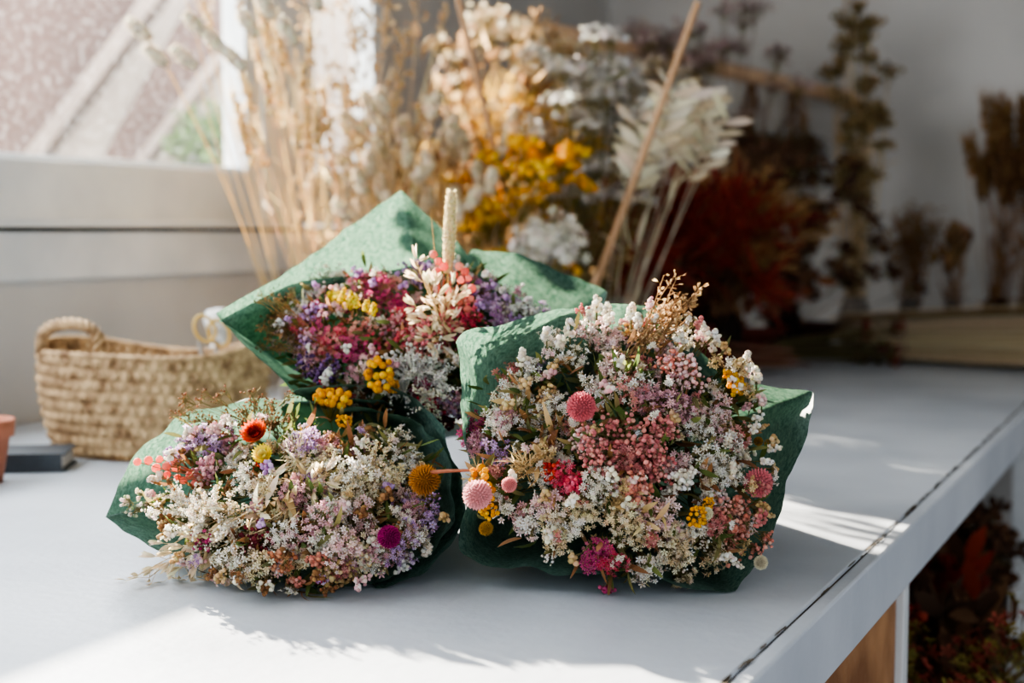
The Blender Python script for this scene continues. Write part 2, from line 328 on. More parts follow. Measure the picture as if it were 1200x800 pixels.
class Bq:
    def __init__(s,cx,cy,rx,ry,vc,lean,bulge,root,skip=None):
        s.cx,s.cy,s.rx,s.ry,s.vc,s.lean,s.bulge=cx,cy,rx,ry,vc,lean,bulge; s.acc=Acc(); s.acc.zmin=T+.003; s.root=np.array(root,float); s.skip=skip or (lambda x,y:False)
    def dome(s,px,py,off=0.):
        a=(px-s.cx)/s.rx; b=(s.cy-py)/s.ry; q=math.sqrt(max(0,1-min(1,a*a+b*b)))
        lump=noise.noise(Vector((px*.022,py*.022,s.cx)))*.028
        p=at(px,py,s.vc+s.lean*max(-1,min(1.2,b))-s.bulge*q+off+lump); p[2]=max(p[2],T+.008)
        nn=norm(np.array([a*.8,-(q+.3),b*.8+.25])); return p,nn
    def mainstem(s,p,nn):
        stems(s.acc,s.root+rng.normal(size=3)*.01,p-nn*.012,.0011,np.array(lin(OLIVE[rng.integers(0,3)])),.03,6)
    def put(s,items):
        for it in items:
            px,py,r,kind=it[:4]; arg=it[4:]; p,nn=s.dome(px,py,arg[-1] if (arg and isinstance(arg[-1],float)) else 0.)
            R=r/F*p[1]; a=s.acc; s.mainstem(p,nn)
            n=int(14+ (r/10)**2*9)
            if kind=='flo': spray(a,p,nn,R,int(n*1.3),arg[0],.0038,'flo',cc=(200,170,120))
            elif kind=='fl2': spray(a,p,nn,R,int(n*1.5),arg[0],.0031,'flo6')
            elif kind=='bud': spray(a,p,nn,R,int(n*1.7),arg[0],.0022,'bud')
            elif kind=='fine': spray(a,p,nn,R,int(n*1.4),arg[0],.0012,'bud',1.2,None,(140,118,84))
            elif kind=='umb': umbel(a,p+nn*.008,nn,R*.8)
            elif kind=='glo': globe(a,p+nn*R*.7,nn,R*.88,arg[0])
            elif kind=='fuz': globe(a,p+nn*R*.7,nn,R*.85,arg[0],True)
            elif kind=='str': straw(a,p+nn*.01,nn,R,arg[0],arg[1])
            elif kind=='wis': wisp(a,p,nn,R,int(30+r),arg[0],.0007,.8)
            elif kind=='fea': fluff(a,p,nn,R,arg[0])
            elif kind=='leaf':
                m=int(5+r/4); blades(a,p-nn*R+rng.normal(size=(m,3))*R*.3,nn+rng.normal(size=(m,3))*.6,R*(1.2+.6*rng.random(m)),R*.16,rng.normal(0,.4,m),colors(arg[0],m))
    def fill(s,n,pals,rad=(10,22),off=(.0,.02),spread=.95):
        kinds=['flo','fl2','bud','fl2','fine','flo','flo']
        for i in range(n):
            t=rng.random()*6.283; q=math.sqrt(rng.random())*spread
            px=s.cx+s.rx*q*math.cos(t); py=s.cy-s.ry*q*math.sin(t)
            if s.skip(px,py): continue
            s.put([(px,py,rng.uniform(*rad),kinds[rng.integers(0,7)],pals[rng.integers(0,len(pals))],float(rng.uniform(*off)))])
    def under(s,n):
        for i in range(n):
            t=rng.random()*6.283; q=math.sqrt(rng.random())*.9
            px=s.cx+s.rx*q*math.cos(t); py=s.cy-s.ry*q*math.sin(t)
            if s.skip(px,py): continue
            p,nn=s.dome(px,py,.03); m=9
            blades(s.acc,p+rng.normal(size=(m,3))*.012,nn+rng.normal(size=(m,3))*.6,.03,.003,rng.normal(0,.4,m),colors(GRN+BRN+OLIVE,m))
            s.mainstem(p,nn)
    def strays(s,n,pals,a0=0,a1=6.283,reach=(4,24)):
        for i in range(n):
            t=rng.uniform(a0,a1); q=.93; ex=rng.uniform(*reach)
            px=s.cx+s.rx*q*math.cos(t); py=s.cy-s.ry*q*math.sin(t); p,nn=s.dome(px,py)
            qx=at(px+ex*math.cos(t),py-ex*math.sin(t),p[1]-rng.uniform(0,.03)); qx[2]=max(qx[2],T+.01)
            pal=pals[rng.integers(0,len(pals))]; d=norm(qx-p+1e-6)
            stems(s.acc,p,qx,.0006,np.array(lin((130,118,80))),.06)
            k=rng.integers(0,3)
            if k==0: spray(s.acc,qx,d,.008,18,pal,.0022,'bud')
            elif k==1: spray(s.acc,qx,d,.010,16,pal,.0030,'flo')
            else: spike(s.acc,qx,d,.018,.004,22,pal,.0020)
        for i in range(n):
            t=rng.random()*6.283; q=math.sqrt(rng.random())*.9
            px=s.cx+s.rx*q*math.cos(t); py=s.cy-s.ry*q*math.sin(t)
            if s.skip(px,py): continue
            p,nn=s.dome(px,py); d=norm(nn+rng.normal(size=3)*.35); e=p+d*rng.uniform(.012,.03); e[2]=max(e[2],T+.01)
            stems(s.acc,p,e,.0006,np.array(lin((130,118,80))),.06); spray(s.acc,e,d,.007,14,pals[rng.integers(0,len(pals))],.0026,'flo' if i%2 else 'bud')
# ===== bouquet C (right)
C=Bq(718,532,170,158,1.56,.10,.10,at(735,500,2.0),lambda x,y:(x<640 and y>612) or (x<700 and y>655) or (x<600 and y<440)); C.root[2]=T+.06
C.under(90); C.fill(84,[WHT,LPK,WHT,ROSE,CRM,WHT,LPK,STRAW],off=(.0,.03),spread=.92)
C.put([(620,436,18,'flo',WHT),(598,465,18,'flo',WHT),(650,478,24,'fl2',WHT),(690,395,18,'flo',LPK),(650,402,16,'flo',WHT),(668,420,20,'fl2',WHT),
(760,392,20,'flo',LPK),(800,400,18,'fl2',WHT),(822,400,12,'flo',LPK),(720,400,18,'flo',LPK),(700,375,9,'flo',WHT),(735,380,10,'bud',LPK),
(830,540,24,'flo',WHT),(856,520,16,'flo',WHT),(842,480,18,'flo',LPK),(820,500,20,'fl2',WHT),(878,465,12,'bud',SIL),(868,432,9,'bud',SIL),
(700,572,26,'fl2',WHT),(620,612,18,'flo',WHT),(655,630,18,'flo',CRM),(592,596,14,'flo',WHT),(680,600,26,'fl2',CRM),(740,602,26,'leaf',CRM),(735,612,26,'fl2',CRM),
(790,640,28,'flo',CRM),(758,662,24,'flo',WHT),(800,676,20,'fl2',CRM),(832,650,20,'flo',CRM),(740,450,24,'flo',WHT),(700,455,20,'flo',WHT),(715,430,20,'flo',LPK),
(792,432,28,'bud',SAL,-.01),(802,440,24,'bud',LPK,-.01),(728,520,32,'bud',ROSE,-.01),(762,540,30,'bud',ROSE,-.01),(700,535,24,'bud',ROSE,-.01),(745,572,28,'bud',SAL,-.01),(772,505,26,'bud',ROSE,-.01),(740,545,32,'fl2',ROSE,-.01),
(856,600,24,'bud',SAL),(850,632,22,'bud',SAL),(866,618,16,'bud',SAL),(835,610,20,'fl2',ROSE),(785,472,26,'flo',MAU),(806,485,24,'flo',MAU),(760,465,22,'fl2',MAU),
(558,502,20,'flo',MAG),(562,522,18,'fl2',MAU),(592,492,16,'flo',MAU),(548,512,12,'flo',MAG),(585,530,18,'flo',LIL),(662,560,20,'fl2',HOT),(648,553,14,'bud',RED),(675,568,16,'bud',HOT),
(702,642,20,'flo',MAG),(692,660,14,'flo',MAG),(718,655,18,'fl2',HOT),(712,692,11,'bud',MAG),(770,600,24,'flo',LPK),(640,590,22,'flo',LPK),(664,616,18,'fl2',WHT),
(855,455,17,'umb',-.015),(848,446,11,'umb',-.015),(572,565,22,'umb',-.02),(580,592,16,'umb',-.02),(812,602,15,'umb',-.01),(824,588,9,'umb',-.01),
(682,480,19,'glo',[(238,142,146),(232,130,140)],-.03),(877,565,19,'glo',[(240,144,150)],-.01),(569,578,19,'glo',[(244,174,182)],-.05),(600,567,10,'glo',[(236,164,162)],-.03),
(605,470,26,'leaf',[(206,176,126),(180,144,100)],-.01),(640,505,24,'leaf',BRN+STRAW,-.01),(628,540,20,'leaf',STRAW,-.01),(612,545,18,'wis',STRAW,-.01),(735,430,24,'leaf',GRN,-.015),(720,468,22,'leaf',GRN,-.015),(690,512,22,'leaf',GRN,-.015),(785,520,18,'leaf',GRN,-.01),(830,560,22,'leaf',BRN,-.01),(765,612,24,'leaf',STRAW,-.01),
(885,518,6,'glo',OCH),(897,520,5,'glo',OCH),(873,512,5,'glo',OCH),(825,600,8,'fuz',CRM,-.02),(886,656,9,'fuz',CRM,-.01),(575,617,9,'fuz',OCH,-.01),(560,560,18,'wis',STRAW)])
C.strays(44,[WHT,WHT,LPK,ROSE,STRAW],-.8,1.8,(5,32))
for k in range(20):
    p0=C.dome(755+rng.normal()*14,415)[0]; p1=at(764+rng.uniform(0,60),312+rng.uniform(0,58),1.62)
    oats(C.acc,p0,p1-p0,np.linalg.norm(p1-p0),16,[(200,168,124),(218,188,146),(166,132,94)],.007,.05)
for px,py in [(700,354),(712,362),(748,376),(690,368),(826,386),(838,400),(876,420),(886,438),(640,392),(892,464),(740,364),(668,382),(612,418)]:
    p,nn=C.dome(px,py+30); q=at(px,py,p[1]+.01); spike(C.acc,(p*.4+q*.6),q-p,.02,.007,34,WHT,.0024)
    stems(C.acc,p,q,.0008,np.array(lin((110,110,66))))
for px,py in [(886,600),(895,630),(880,645)]:
    p,nn=C.dome(px-20,py-10); q=at(px,py,p[1]); spray(C.acc,q,norm(q-p),.012,24,SAL,.002,'bud')
# ===== bouquet B (left front)
B=Bq(350,585,170,98,1.56,.10,.07,at(380,480,1.98),lambda x,y:(x>400 and y<515) or (x>470 and y>650)); B.root[2]=T+.05
B.under(80); B.fill(66,[WHT,LPK,LIL,CRM,MAU,CRM,WHT,STRAW],off=(.0,.02),spread=.9)
B.put([(228,518,24,'flo',LIL),(250,526,22,'flo',LIL),(215,530,18,'flo',LIL),(245,550,20,'bud',MAU),(265,510,16,'fine',BRN),(245,500,14,'fine',BRN),(320,498,20,'fine',BRN),(290,500,20,'fine',BRN),(350,506,18,'leaf',GRN),
(303,515,19,'str',[(206,70,34),(220,96,44)],[(160,42,28),(130,34,24)],-.02),(312,537,14,'str',[(238,212,70)],[(244,226,120)],-.01),
(389,478,24,'umb',-.01),(402,500,11,'umb',-.01),(412,560,32,'flo',WHT,-.01),(440,545,28,'fea',CRM,-.01),(425,550,26,'fea',WHT,-.01),(380,545,24,'flo',CRM,-.01),(360,560,24,'leaf',CRM,-.01),(420,580,28,'fl2',CRM,-.01),(350,535,24,'wis',CRM),
(232,600,38,'fea',WHT,-.01),(212,592,28,'fea',WHT,-.01),(265,618,36,'fea',WHT,-.01),(250,596,34,'fea',CRM,-.01),(225,615,30,'fea',WHT,-.01),(300,600,26,'leaf',CRM,-.01),(330,590,26,'leaf',STRAW,-.01),(310,570,24,'flo',CRM),(285,560,22,'fl2',WHT),
(490,565,19,'fuz',[(204,142,74),(184,124,60)],-.04),(452,626,15,'glo',[(166,40,112)],-.02),
(480,600,22,'flo',MAU),(500,610,16,'flo',LIL),(420,612,24,'flo',LPK),(442,650,22,'flo',MAU),(470,640,20,'fl2',LIL),(370,620,24,'flo',MAU),(350,582,22,'fl2',MAU),(400,640,24,'flo',LPK),(335,640,22,'fl2',LPK),(492,632,14,'flo',WHT),(472,658,12,'bud',SIL),(498,644,9,'bud',WHT),
(460,522,20,'flo',WHT),(478,536,15,'flo',WHT),(475,550,18,'fl2',SIL),(455,560,22,'flo',CRM),(300,632,22,'bud',[(130,54,62),(106,44,52)]),(238,630,16,'bud',MAG),(340,622,20,'leaf',BRN),
(330,655,20,'bud',[(222,162,130),(206,134,102)]),(372,655,16,'bud',[(214,142,122)]),(345,680,12,'bud',SAL),(300,660,20,'flo',CRM),(262,680,18,'leaf',CRM),(260,672,14,'flo',LPK),(400,668,12,'fl2',ROSE),(375,676,10,'bud',HOT),
(370,585,20,'leaf',GRN,-.01),(275,640,18,'leaf',GRN,-.01),(430,600,18,'leaf',GRN,-.01),(330,514,18,'leaf',GRN+BRN,-.01),(395,532,20,'leaf',GRN,-.01),(430,526,16,'leaf',GRN),(360,510,12,'leaf',OCH,-.01),(300,545,14,'leaf',RED)])
B.strays(34,[WHT,LPK,BRN,STRAW,LIL],1.9,5.2,(3,18))
r0=B.dome(245,560)[0]
berries(B.acc,[at(x,y,1.55+.01*rng.random()) for x,y in [(161,541),(174,539),(183,548),(178,560),(195,546),(196,556),(206,548),(208,559),(215,563),(222,556),(228,566),(235,574),(204,541),(187,538)]],r0,.0044,[(236,126,114),(243,148,132)])
for (x0,y0,x1,y1) in [(300,610,160,692),(310,620,205,668),(330,600,240,668),(300,590,200,640),(350,600,290,676),(330,560,420,590),(340,575,300,640),(360,570,390,560),(300,560,350,600),(260,610,225,690),(290,600,180,672),(300,620,250,690)]:
    p0=B.dome(x0,y0,-.02)[0]; p1=at(x1,y1,1.50); p1[2]=max(p1[2],T+.012); oats(B.acc,p0,p1-p0+np.array([0,0,.012]),np.linalg.norm(p1-p0),13,size=.018,droop=.1)
for (x1,y1) in [(150,590),(165,578),(180,605),(158,600),(172,592)]:
    p0=B.dome(215,600)[0]; q=at(x1,y1,1.56); spray(B.acc,q,norm(q-p0),.008,16,WHT+[(170,190,150)],.002,'bud'); stems(B.acc,p0,q,.0006,np.array(lin((110,130,80))))
for k in range(26):
    p0=B.dome(300,500)[0]; q=at(rng.uniform(205,345),rng.uniform(455,500),1.62); spray(B.acc,q,norm(q-p0),.010,10,BRN+[(180,130,100)],.0011,'bud'); stems(B.acc,p0,q,.0004,np.array(lin((140,100,68))))
stems(B.acc,at(505,553,1.49),at(556,551,1.47),.0024,np.array(lin((186,120,94))),.01,6,6)
# ===== bouquet A (back)
Aq=Bq(480,402,155,85,1.80,.08,.06,at(500,440,2.2)); Aq.root[2]=T+.10
Aq.under(80); Aq.fill(46,[MAU,LIL,MAG,WHT,GRN,LPK,WHT,HOT],off=(.0,.02))
Aq.put([(385,328,22,'flo',WHT),(365,348,22,'flo',SIL),(348,368,20,'flo',SIL),(400,324,12,'bud',WHT),(410,338,14,'flo',LPK),(370,372,18,'bud',LIL),
(436,338,22,'flo',MAG),(455,335,20,'flo',ROSE),(450,350,20,'fl2',MAG),(425,332,16,'flo',HOT),(400,400,26,'flo',HOT),(385,412,20,'fl2',ROSE),(420,392,22,'flo',ROSE),(410,412,18,'flo',MAG),
(335,352,20,'fine',GRN),(330,385,22,'fine',BRN),(345,400,20,'fine',[(130,110,100)]),(320,368,16,'fine',GRN),(390,432,16,'bud',PUR),(375,438,14,'bud',PUR),(362,428,14,'bud',PUR),
(447,437,22,'umb',-.015),(462,450,10,'umb',-.01),(420,380,18,'leaf',GRN),(460,385,20,'leaf',GRN),(545,375,22,'bud',HOT),(540,360,18,'bud',SAL),(525,385,20,'fl2',HOT),(475,375,22,'flo',HOT),(500,398,24,'bud',[(230,138,146)]),(480,400,20,'flo',HOT),(470,355,14,'flo',MAG),(495,410,20,'fl2',ROSE),
(570,352,20,'flo',LIL),(595,362,20,'flo',LIL),(618,367,16,'flo',LIL),(560,342,16,'flo',[(176,112,174)]),(582,378,20,'flo',[(186,132,186)]),(605,378,14,'bud',LIL),(638,366,10,'flo',LIL),(550,332,14,'bud',MAU),(590,342,12,'fine',SIL),
(490,430,30,'fea',SIL,-.01),(470,452,24,'fea',SIL,-.01),(512,450,30,'fea',SIL,-.01),(500,468,26,'fea',WHT,-.01),(488,440,24,'wis',SIL,-.01),(475,425,22,'bud',SIL),(505,420,22,'bud',SIL),(520,490,20,'bud',[(106,40,50),(124,50,58)]),(530,470,16,'bud',MAU),(530,410,20,'leaf',STRAW),(575,400,22,'bud',LIL)])
Aq.strays(26,[WHT,LIL,SIL,MAU],.2,3.0,(3,18))
p0=Aq.dome(392,345)[0]+np.array([0,-.02,.0]); spike(Aq.acc,p0,at(440,372,1.72)-p0,.055,.008,170,[(240,206,44),(246,220,74)],.0026,'bud',.3)
for k in range(5): 
    q=at(400+k*9,352+k*4,1.73); spike(Aq.acc,q,np.array([rng.normal()*.5,-.4,rng.normal()]),.016,.004,40,[(240,206,44),(246,224,84)],.0020,'bud')
r0=Aq.dome(515,370)[0]
berries(Aq.acc,[at(x,y,1.74) for x,y in [(508,298),(514,306),(520,312),(538,312),(545,318),(532,322),(540,328),(549,326),(553,338),(545,345),(536,352),(525,340),(552,350),(548,362),(512,318)]],r0,.0046,[(234,134,124),(242,160,146)])
for (x0,y0,x1,y1) in [(520,390,488,305),(525,400,500,330),(525,395,512,345),(530,400,490,360),(520,380,530,340),(520,400,505,395)]:
    p0=Aq.dome(x0,y0)[0]; p1=at(x1,y1,1.71); oats(Aq.acc,p0,p1-p0,np.linalg.norm(p1-p0),10,size=.018,droop=0.02)
p0=at(525,318,1.75); p1=at(529,226,1.76); tail(Aq.acc,p0,p1-p0,np.linalg.norm(p1-p0),.0080,[(226,206,150),(238,222,174)],700,.008); stems(Aq.acc,Aq.dome(525,380)[0],p0,.0013,np.array(lin((180,160,110))),0)
stems(Aq.acc,Aq.dome(515,350)[0],at(505,250,1.77),.0006,np.array(lin((200,170,120))),.02)
for k in range(34):
    p0=Aq.dome(400,420)[0]; q=at(rng.uniform(303,350),rng.uniform(340,410),1.78); stems(Aq.acc,p0,q,.0005,np.array(lin((170,124,76))),.03); spray(Aq.acc,q,norm(q-p0),.007,7,BRN+OLIVE,.0011,'bud')
# ---- papers
PC=Acc(); PB=Acc(); PA=Acc()
sheet(PC,[(533,400,1.55),(545,386,1.57),(620,368,1.62),(700,352,1.67),(711,357,1.68),(706,380,1.69),(780,400,1.71),(830,436,1.68),(880,448,1.64),(956,458,1.58),(950,495,1.55),(930,560,1.53),(895,645,1.49),(862,699,1.46),(825,694,1.45),(760,678,1.445),(640,672,1.455),(560,665,1.475),(538,650,1.48),(537,620,1.5),(547,570,1.51),(537,490,1.53)],C.root,.04,True,1,nu=300)
sheet(PC,[(690,362,1.70),(715,355,1.71),(768,354,1.72),(790,380,1.72),(850,440,1.70)],C.root+np.array([0,.0,.012]),.045,False,2,nu=90)
sheet(PB,[(118,606,1.58),(140,560,1.60),(172,515,1.63),(225,478,1.66),(300,464,1.68),(380,470,1.68),(455,482,1.66),(498,496,1.63),(520,522,1.6),(534,565,1.56),(532,610,1.52),(505,650,1.49),(455,682,1.475),(380,692,1.47),(300,680,1.475),(230,662,1.50),(170,640,1.54)],B.root,.04,True,3,nu=300)
sheet(PB,[(330,460,1.69),(380,447,1.70),(440,447,1.69),(490,462,1.66),(520,495,1.62),(543,560,1.57),(549,605,1.535),(530,642,1.51),(492,674,1.49),(440,692,1.475)],B.root,.046,False,4,nu=160)
sheet(PA,[(450,470,1.69),(400,466,1.69),(345,464,1.70),(300,422,1.73),(250,368,1.77),(330,322,1.86),(400,270,1.92),(470,222,1.97),(508,258,1.97),(546,292,1.96),(582,335,1.93),(600,380,1.9)],Aq.root,.045,False,5,wav=.002,it=1,nu=260,ca=.5)
sheet(PA,[(256,376,1.76),(335,332,1.83),(440,318,1.89),(520,302,1.92),(560,318,1.92),(600,345,1.89)],Aq.root-np.array([0,.02,.0]),.035,False,6,nu=120,wav=.002,ca=.5)
sheet(PA,[(540,305,1.98),(553,291,1.98),(606,296,1.97),(660,317,1.95),(713,341,1.92),(710,360,1.89),(690,420,1.84),(620,480,1.78),(540,500,1.73),(450,472,1.69)],Aq.root,.05,False,7,wav=.002,it=1,nu=220,ca=.6)
for nm,q,pp in (('rose',C,PC),('oat',B,PB),('lilac',Aq,PA)):
    e=empty('flower_bouquet',(float(q.root[0]),1.6,T))
    n=40; base=q.root+rng.normal(size=(n,3))*np.array([.016,.01,.012]); d=norm(np.array([q.root[0]-at(q.cx,q.cy,q.vc)[0],.45,-.03]))
    stems(q.acc,base,base+d*(.10+.04*rng.random((n,1)))*1.0,.0014,np.array(lin((120,108,66))),.03)
    a=q.acc.build('dried_flowers',M_petal); b=pp.build('paper_wrap',M_paper,None,True)
    for o in (a,b):
        o.parent=e; o.matrix_parent_inverse=Matrix.Translation(-Vector(e.location))
# ---------- room boxes
def rbox(name,s0,s1,w0,w1,z0,z1,mat,parent=None,bev=.002):
    me=bpy.data.meshes.new(name); x,y,z=(s1-s0)/2,(w1-w0)/2,(z1-z0)/2
    V=[(i*x,j*y,k*z) for i in(-1,1) for j in(-1,1) for k in(-1,1)]
    me.from_pydata(V,[],[(0,1,3,2),(4,6,7,5),(0,4,5,1),(2,3,7,6),(0,2,6,4),(1,5,7,3)]); me.materials.append(mat)
    o=bpy.data.objects.new(name,me); bpy.context.collection.objects.link(o)
    o.location=rw((s0+s1)/2,(w0+w1)/2,(z0+z1)/2); o.rotation_euler=(0,0,ROT)
    if bev: b=o.modifiers.new('b','BEVEL'); b.width=bev; b.segments=2
    if parent: o.parent=parent
    return o
S0=-3.0
rbox('floor',S0,SB,-2.6,WL,-.05,0,M_floor,None,0)
rbox('ceiling',S0,SB+.1,-2.7,WL+.1,2.5,2.56,M_wall,None,0)
rbox('wall_back',SB,SB+.1,-2.6,WL,0,2.5,M_wall,None,0)
rbox('unseen_wall_right',1.2,SB+.1,-2.7,-2.6,0,2.5,M_wall,None,0)  # unseen wall, added to block sky light and darken the back
wl=empty('wall_left')
W1a,W1b,W2a,W2b=-1.6,1.72,1.90,2.30; ZS=T+.385; ZT=T+1.30
for i,(a,b,z0,z1) in enumerate([(S0,SB+.1,0,ZS),(S0,SB+.1,ZT,2.5),(S0,W1a,ZS,ZT),(W1b,W2a,ZS,ZT),(W2b,SB+.1,ZS,ZT)]):
    rbox('wall_panel_%d'%i,a,b,WL,WL+.10,z0,z1,M_wall,wl,0)
for wi,(a,b) in enumerate([(W1a,W1b),(W2a,W2b)]):
    e=empty('window_%d'%(wi+1)); q=.012
    rbox('bottom_rail',a,b,WL-q,WL+.05,ZS+.012,T+.518,M_white,e); rbox('top_rail',a,b,WL-q,WL+.05,ZT-.08,ZT,M_white,e)
    rbox('stile_1',a,a+.05,WL-q,WL+.05,T+.518,ZT-.08,M_white,e); rbox('stile_2',b-.06,b,WL-q,WL+.05,T+.518,ZT-.08,M_white,e)
    rbox('bead',a+.05,b-.06,WL+.0,WL+.03,T+.518,T+.528,M_white,e)
    if wi==0: rbox('mullion',-.1,-.04,WL-q,WL+.05,T+.518,ZT-.08,M_white,e)
    rbox('glass_pane',a+.05,b-.06,WL+.018,WL+.020,T+.518,ZT-.08,M_glass,e,0)
rbox('trim_1',-2.2,1.86,WL-.040,WL,ZS+.000,ZS+.014,M_white)
rbox('sill_shadow_strip',-2.2,1.86,WL-.014,WL,ZS-.009,ZS-.001,M_dark,None,0)  # dark strip painting in the shadow line beneath the sill board
rbox('trim_2',-2.6,2.3,WL-.016,WL,ZS-.105,ZS-.010,M_white)
rbox('trim_3',W1b-.0,W2a,WL-.022,WL,ZS+.016,ZT,M_white)
# table
tb=empty('work_table')
rbox('tabletop',-2.6,SB-.005,.0205,WL-.005,T-.035,T,M_table,tb,.003)
rbox('edge_fascia',-2.6,SB-.005,0,.018,T-.078,T-.001,M_table,tb,.003)
rbox('edge_gap_filler',-2.6,SB-.005,.0175,.0215,T-.03,T-.003,M_dark,tb,0)
for s,hw in ((-1.2,.035),(.805,.016),(2.6,.035)):
    rbox('leg_front',s-hw,s+hw,.02,.09,0,T-.036,M_white,tb); rbox('leg_back',s-hw,s+hw,1.6,1.67,0,T-.036,M_white,tb)
    rbox('rail_cross',s-hw*.6,s+hw*.6,.09,1.6,T-.10,T-.036,M_white,tb)
ch=Acc(); 
for i in range(200):
    s=rng.uniform(-1,3.4); L=rng.uniform(.004,.045); w=.0195+rng.normal()*.001; hw=rng.uniform(.0005,.0022)
    k=7; xs=np.linspace(0,L,k); up=[rw(s+x,w+hw*math.sin(math.pi*x/L)*rng.uniform(.5,1)+.0004,T+.0006) for x in xs]; dn=[rw(s+x,w-hw*math.sin(math.pi*x/L)*rng.uniform(.5,1)-.0004,T+.0006) for x in xs]
    ch.add(np.array([p for ab in zip(up,dn) for p in ab]),np.array(lin((92,84,74))),None,np.array([(2*j,2*j+1,2*j+3,2*j+2) for j in range(k-1)]))
o=ch.build('chipped_paint',M_solid,tb)
cr=empty('wooden_crate')
rbox('side_board',-.35,.785,.03,.05,.02,.705,M_wood,cr); rbox('end_board',.765,.785,.05,.55,.02,.60,M_wood,cr); rbox('end_board',-.35,-.33,.05,.55,.02,.60,M_wood,cr); rbox('base_board',-.35,.785,.05,.55,0,.02,M_wood,cr)
# ---------- generic bunch
PARENT=[None]
def bunch(name,base,lean,n,h,spread,stalk,head,pal,pot=None,potcol=(60,52,46),pr=.05,ph=.16,sz=1.0,mat=None,hang=False,st_r=.0016,hmin=.62,ls=.5):
    acc=Acc(); base=np.array(base,float)
    if pot:
        acc.zmin=base[2]+.001
        lathe(acc,base,[(.001,0),(pr*.85,0),(pr,ph*.3),(pr*.95,ph*.75),(pr*.7,ph*.92),(pr*.75,ph),(pr*.66,ph),(pr*.6,ph*.9),(pr*.85,ph*.6),(.001,ph*.1)],28,potcol)
    b0=base+np.array([0,0,ph*.3 if pot else 0])
    P0=b0+rng.normal(size=(n,3))*np.array([.012,.012,.004]); 
    sgn=-1 if hang else 1
    T1=b0+np.array([lean[0],lean[1],0])*h+np.stack([rng.normal(size=n)*spread,rng.normal(size=n)*spread*.7,sgn*h*(hmin+(1.02-hmin)*rng.random(n))],1)
    for i in range(n):
        q=T1[i,:2]-A0; w=q@NV; s=q@DV
        if w>WL-.05: T1[i,:2]-=NV*(w-WL+.05)
        if s>SB-.05: T1[i,:2]-=DV*(s-SB+.05)
    stems(acc,P0,T1,st_r,colors(stalk,n),.035,6)
    D=norm(T1-P0)
    for i in range(n):
        c=T1[i];d=D[i]
        if head=='wheat': spike(acc,c-d*.05*sz,d,.09*sz,.009*sz,36,pal,.0055*sz,'bud',.6,False); m=10; blades(acc,c+rng.normal(size=(m,3))*.006,d+rng.normal(size=(m,3))*.15,.07*sz,.0006,.05,colors(pal,m),k=3)
        elif head=='tail': tail(acc,c,d+rng.normal(size=3)*.35,.05*sz,.016*sz,pal,70,.012*sz)
        elif head=='spray': spray(acc,c,d,.045*sz,34,pal,.007*sz,'bud')
        elif head=='flo': spray(acc,c,d,.05*sz,34,pal,.010*sz,'flo')
        elif head=='leaf':
            m=14; t=rng.random(m); blades(acc,c-d*(t*h*ls)[:,None],d+rng.normal(size=(m,3))*.7,.07*sz*(.6+.6*rng.random(m)),.014*sz,rng.normal(0,.3,m),colors(pal,m))
        elif head=='frond':
            m=12; t=np.linspace(0,1,m); sd=norm(np.cross(d,[0,-1,.1])); sg=np.where(np.arange(m)%2==0,1,-1)[:,None]
            blades(acc,c-d*(t*.13*sz)[:,None],d*.7+sd*sg,.065*sz*(.7+.4*rng.random(m)),.010*sz,.15,colors(pal,m))
        elif head=='plume': wisp(acc,c,d,.09*sz,26,pal,.0028*sz,.5)
        elif head=='button': umbel(acc,c,d,.028*sz,14,pal)
        elif head=='pod': acc.inst(T_ball,c[None],frames(d[None]),np.array([[.016,.016,.022]])*sz,colors(pal,1)); stems(acc,c,c+d*.03*sz,.003,np.array(lin(pal[0])))
        elif head=='grass': oats(acc,c-d*.1*sz,d,.14*sz,14,pal,.02*sz,.15)
        if rng.random()<.5:
            m=3; t=rng.random((m,1)); blades(acc,P0[i]+(T1[i]-P0[i])*t,d+rng.normal(size=(m,3))*.4,.08*sz,.004,rng.normal(0,.5,m),colors(stalk,m))
    return acc.build(name,mat or M_petal,PARENT[0])
def tp(px,v):
    return np.array([(px-600)/F*v,v,T])
TAN=[(220,196,150),(206,176,128),(234,212,170)]; DRK=[(104,76,58),(126,92,68),(82,60,48)]; DRD=[(134,46,38),(104,40,34),(156,66,50)]
PARENT[0]=empty('dried_flower_display')
bunch('vase_of_dried_wheat',tp(385,2.95),(-.12,0),24,.80,.085,TAN,'wheat',TAN,True,(150,140,128))
bunch('vase_of_long_grass',tp(425,3.05),(-.02,0),24,.85,.09,TAN,'grass',[(206,180,138),(182,150,108)],True,(120,100,84))
bunch('vase_of_bunny_tail_grass',tp(470,3.0),(.05,0),48,.56,.11,TAN,'tail',[(232,216,186),(218,196,160)],True,(140,130,120),sz=1.0)
bunch('vase_of_dried_oats',tp(520,3.15),(.04,0),66,.52,.15,TAN,'grass',[(200,170,122),(222,196,150),(172,138,94)],True,(100,90,80),sz=1.1,hmin=.35)
bunch('vase_of_brown_foliage',tp(560,3.3),(-.05,0),40,.80,.14,BRN,'leaf',[(158,128,92),(186,156,114),(132,100,70)],True,(90,80,70),sz=.75)
bunch('vase_of_yellow_tansy',tp(600,3.05),(.02,0),36,.50,.08,OLIVE,'button',[(232,174,34),(240,196,60)],True,(120,110,100),sz=1.2,hmin=.40)
bunch('vase_of_goldenrod',tp(620,3.4),(0,0),26,.62,.12,OLIVE,'plume',[(208,164,70),(218,182,98)],True,(120,110,100))
bunch('vase_of_cream_statice',tp(640,3.35),(-.04,0),40,.80,.11,TAN,'flo',[(238,224,198),(216,194,158),(190,160,118)],True,(110,100,96),sz=.85)
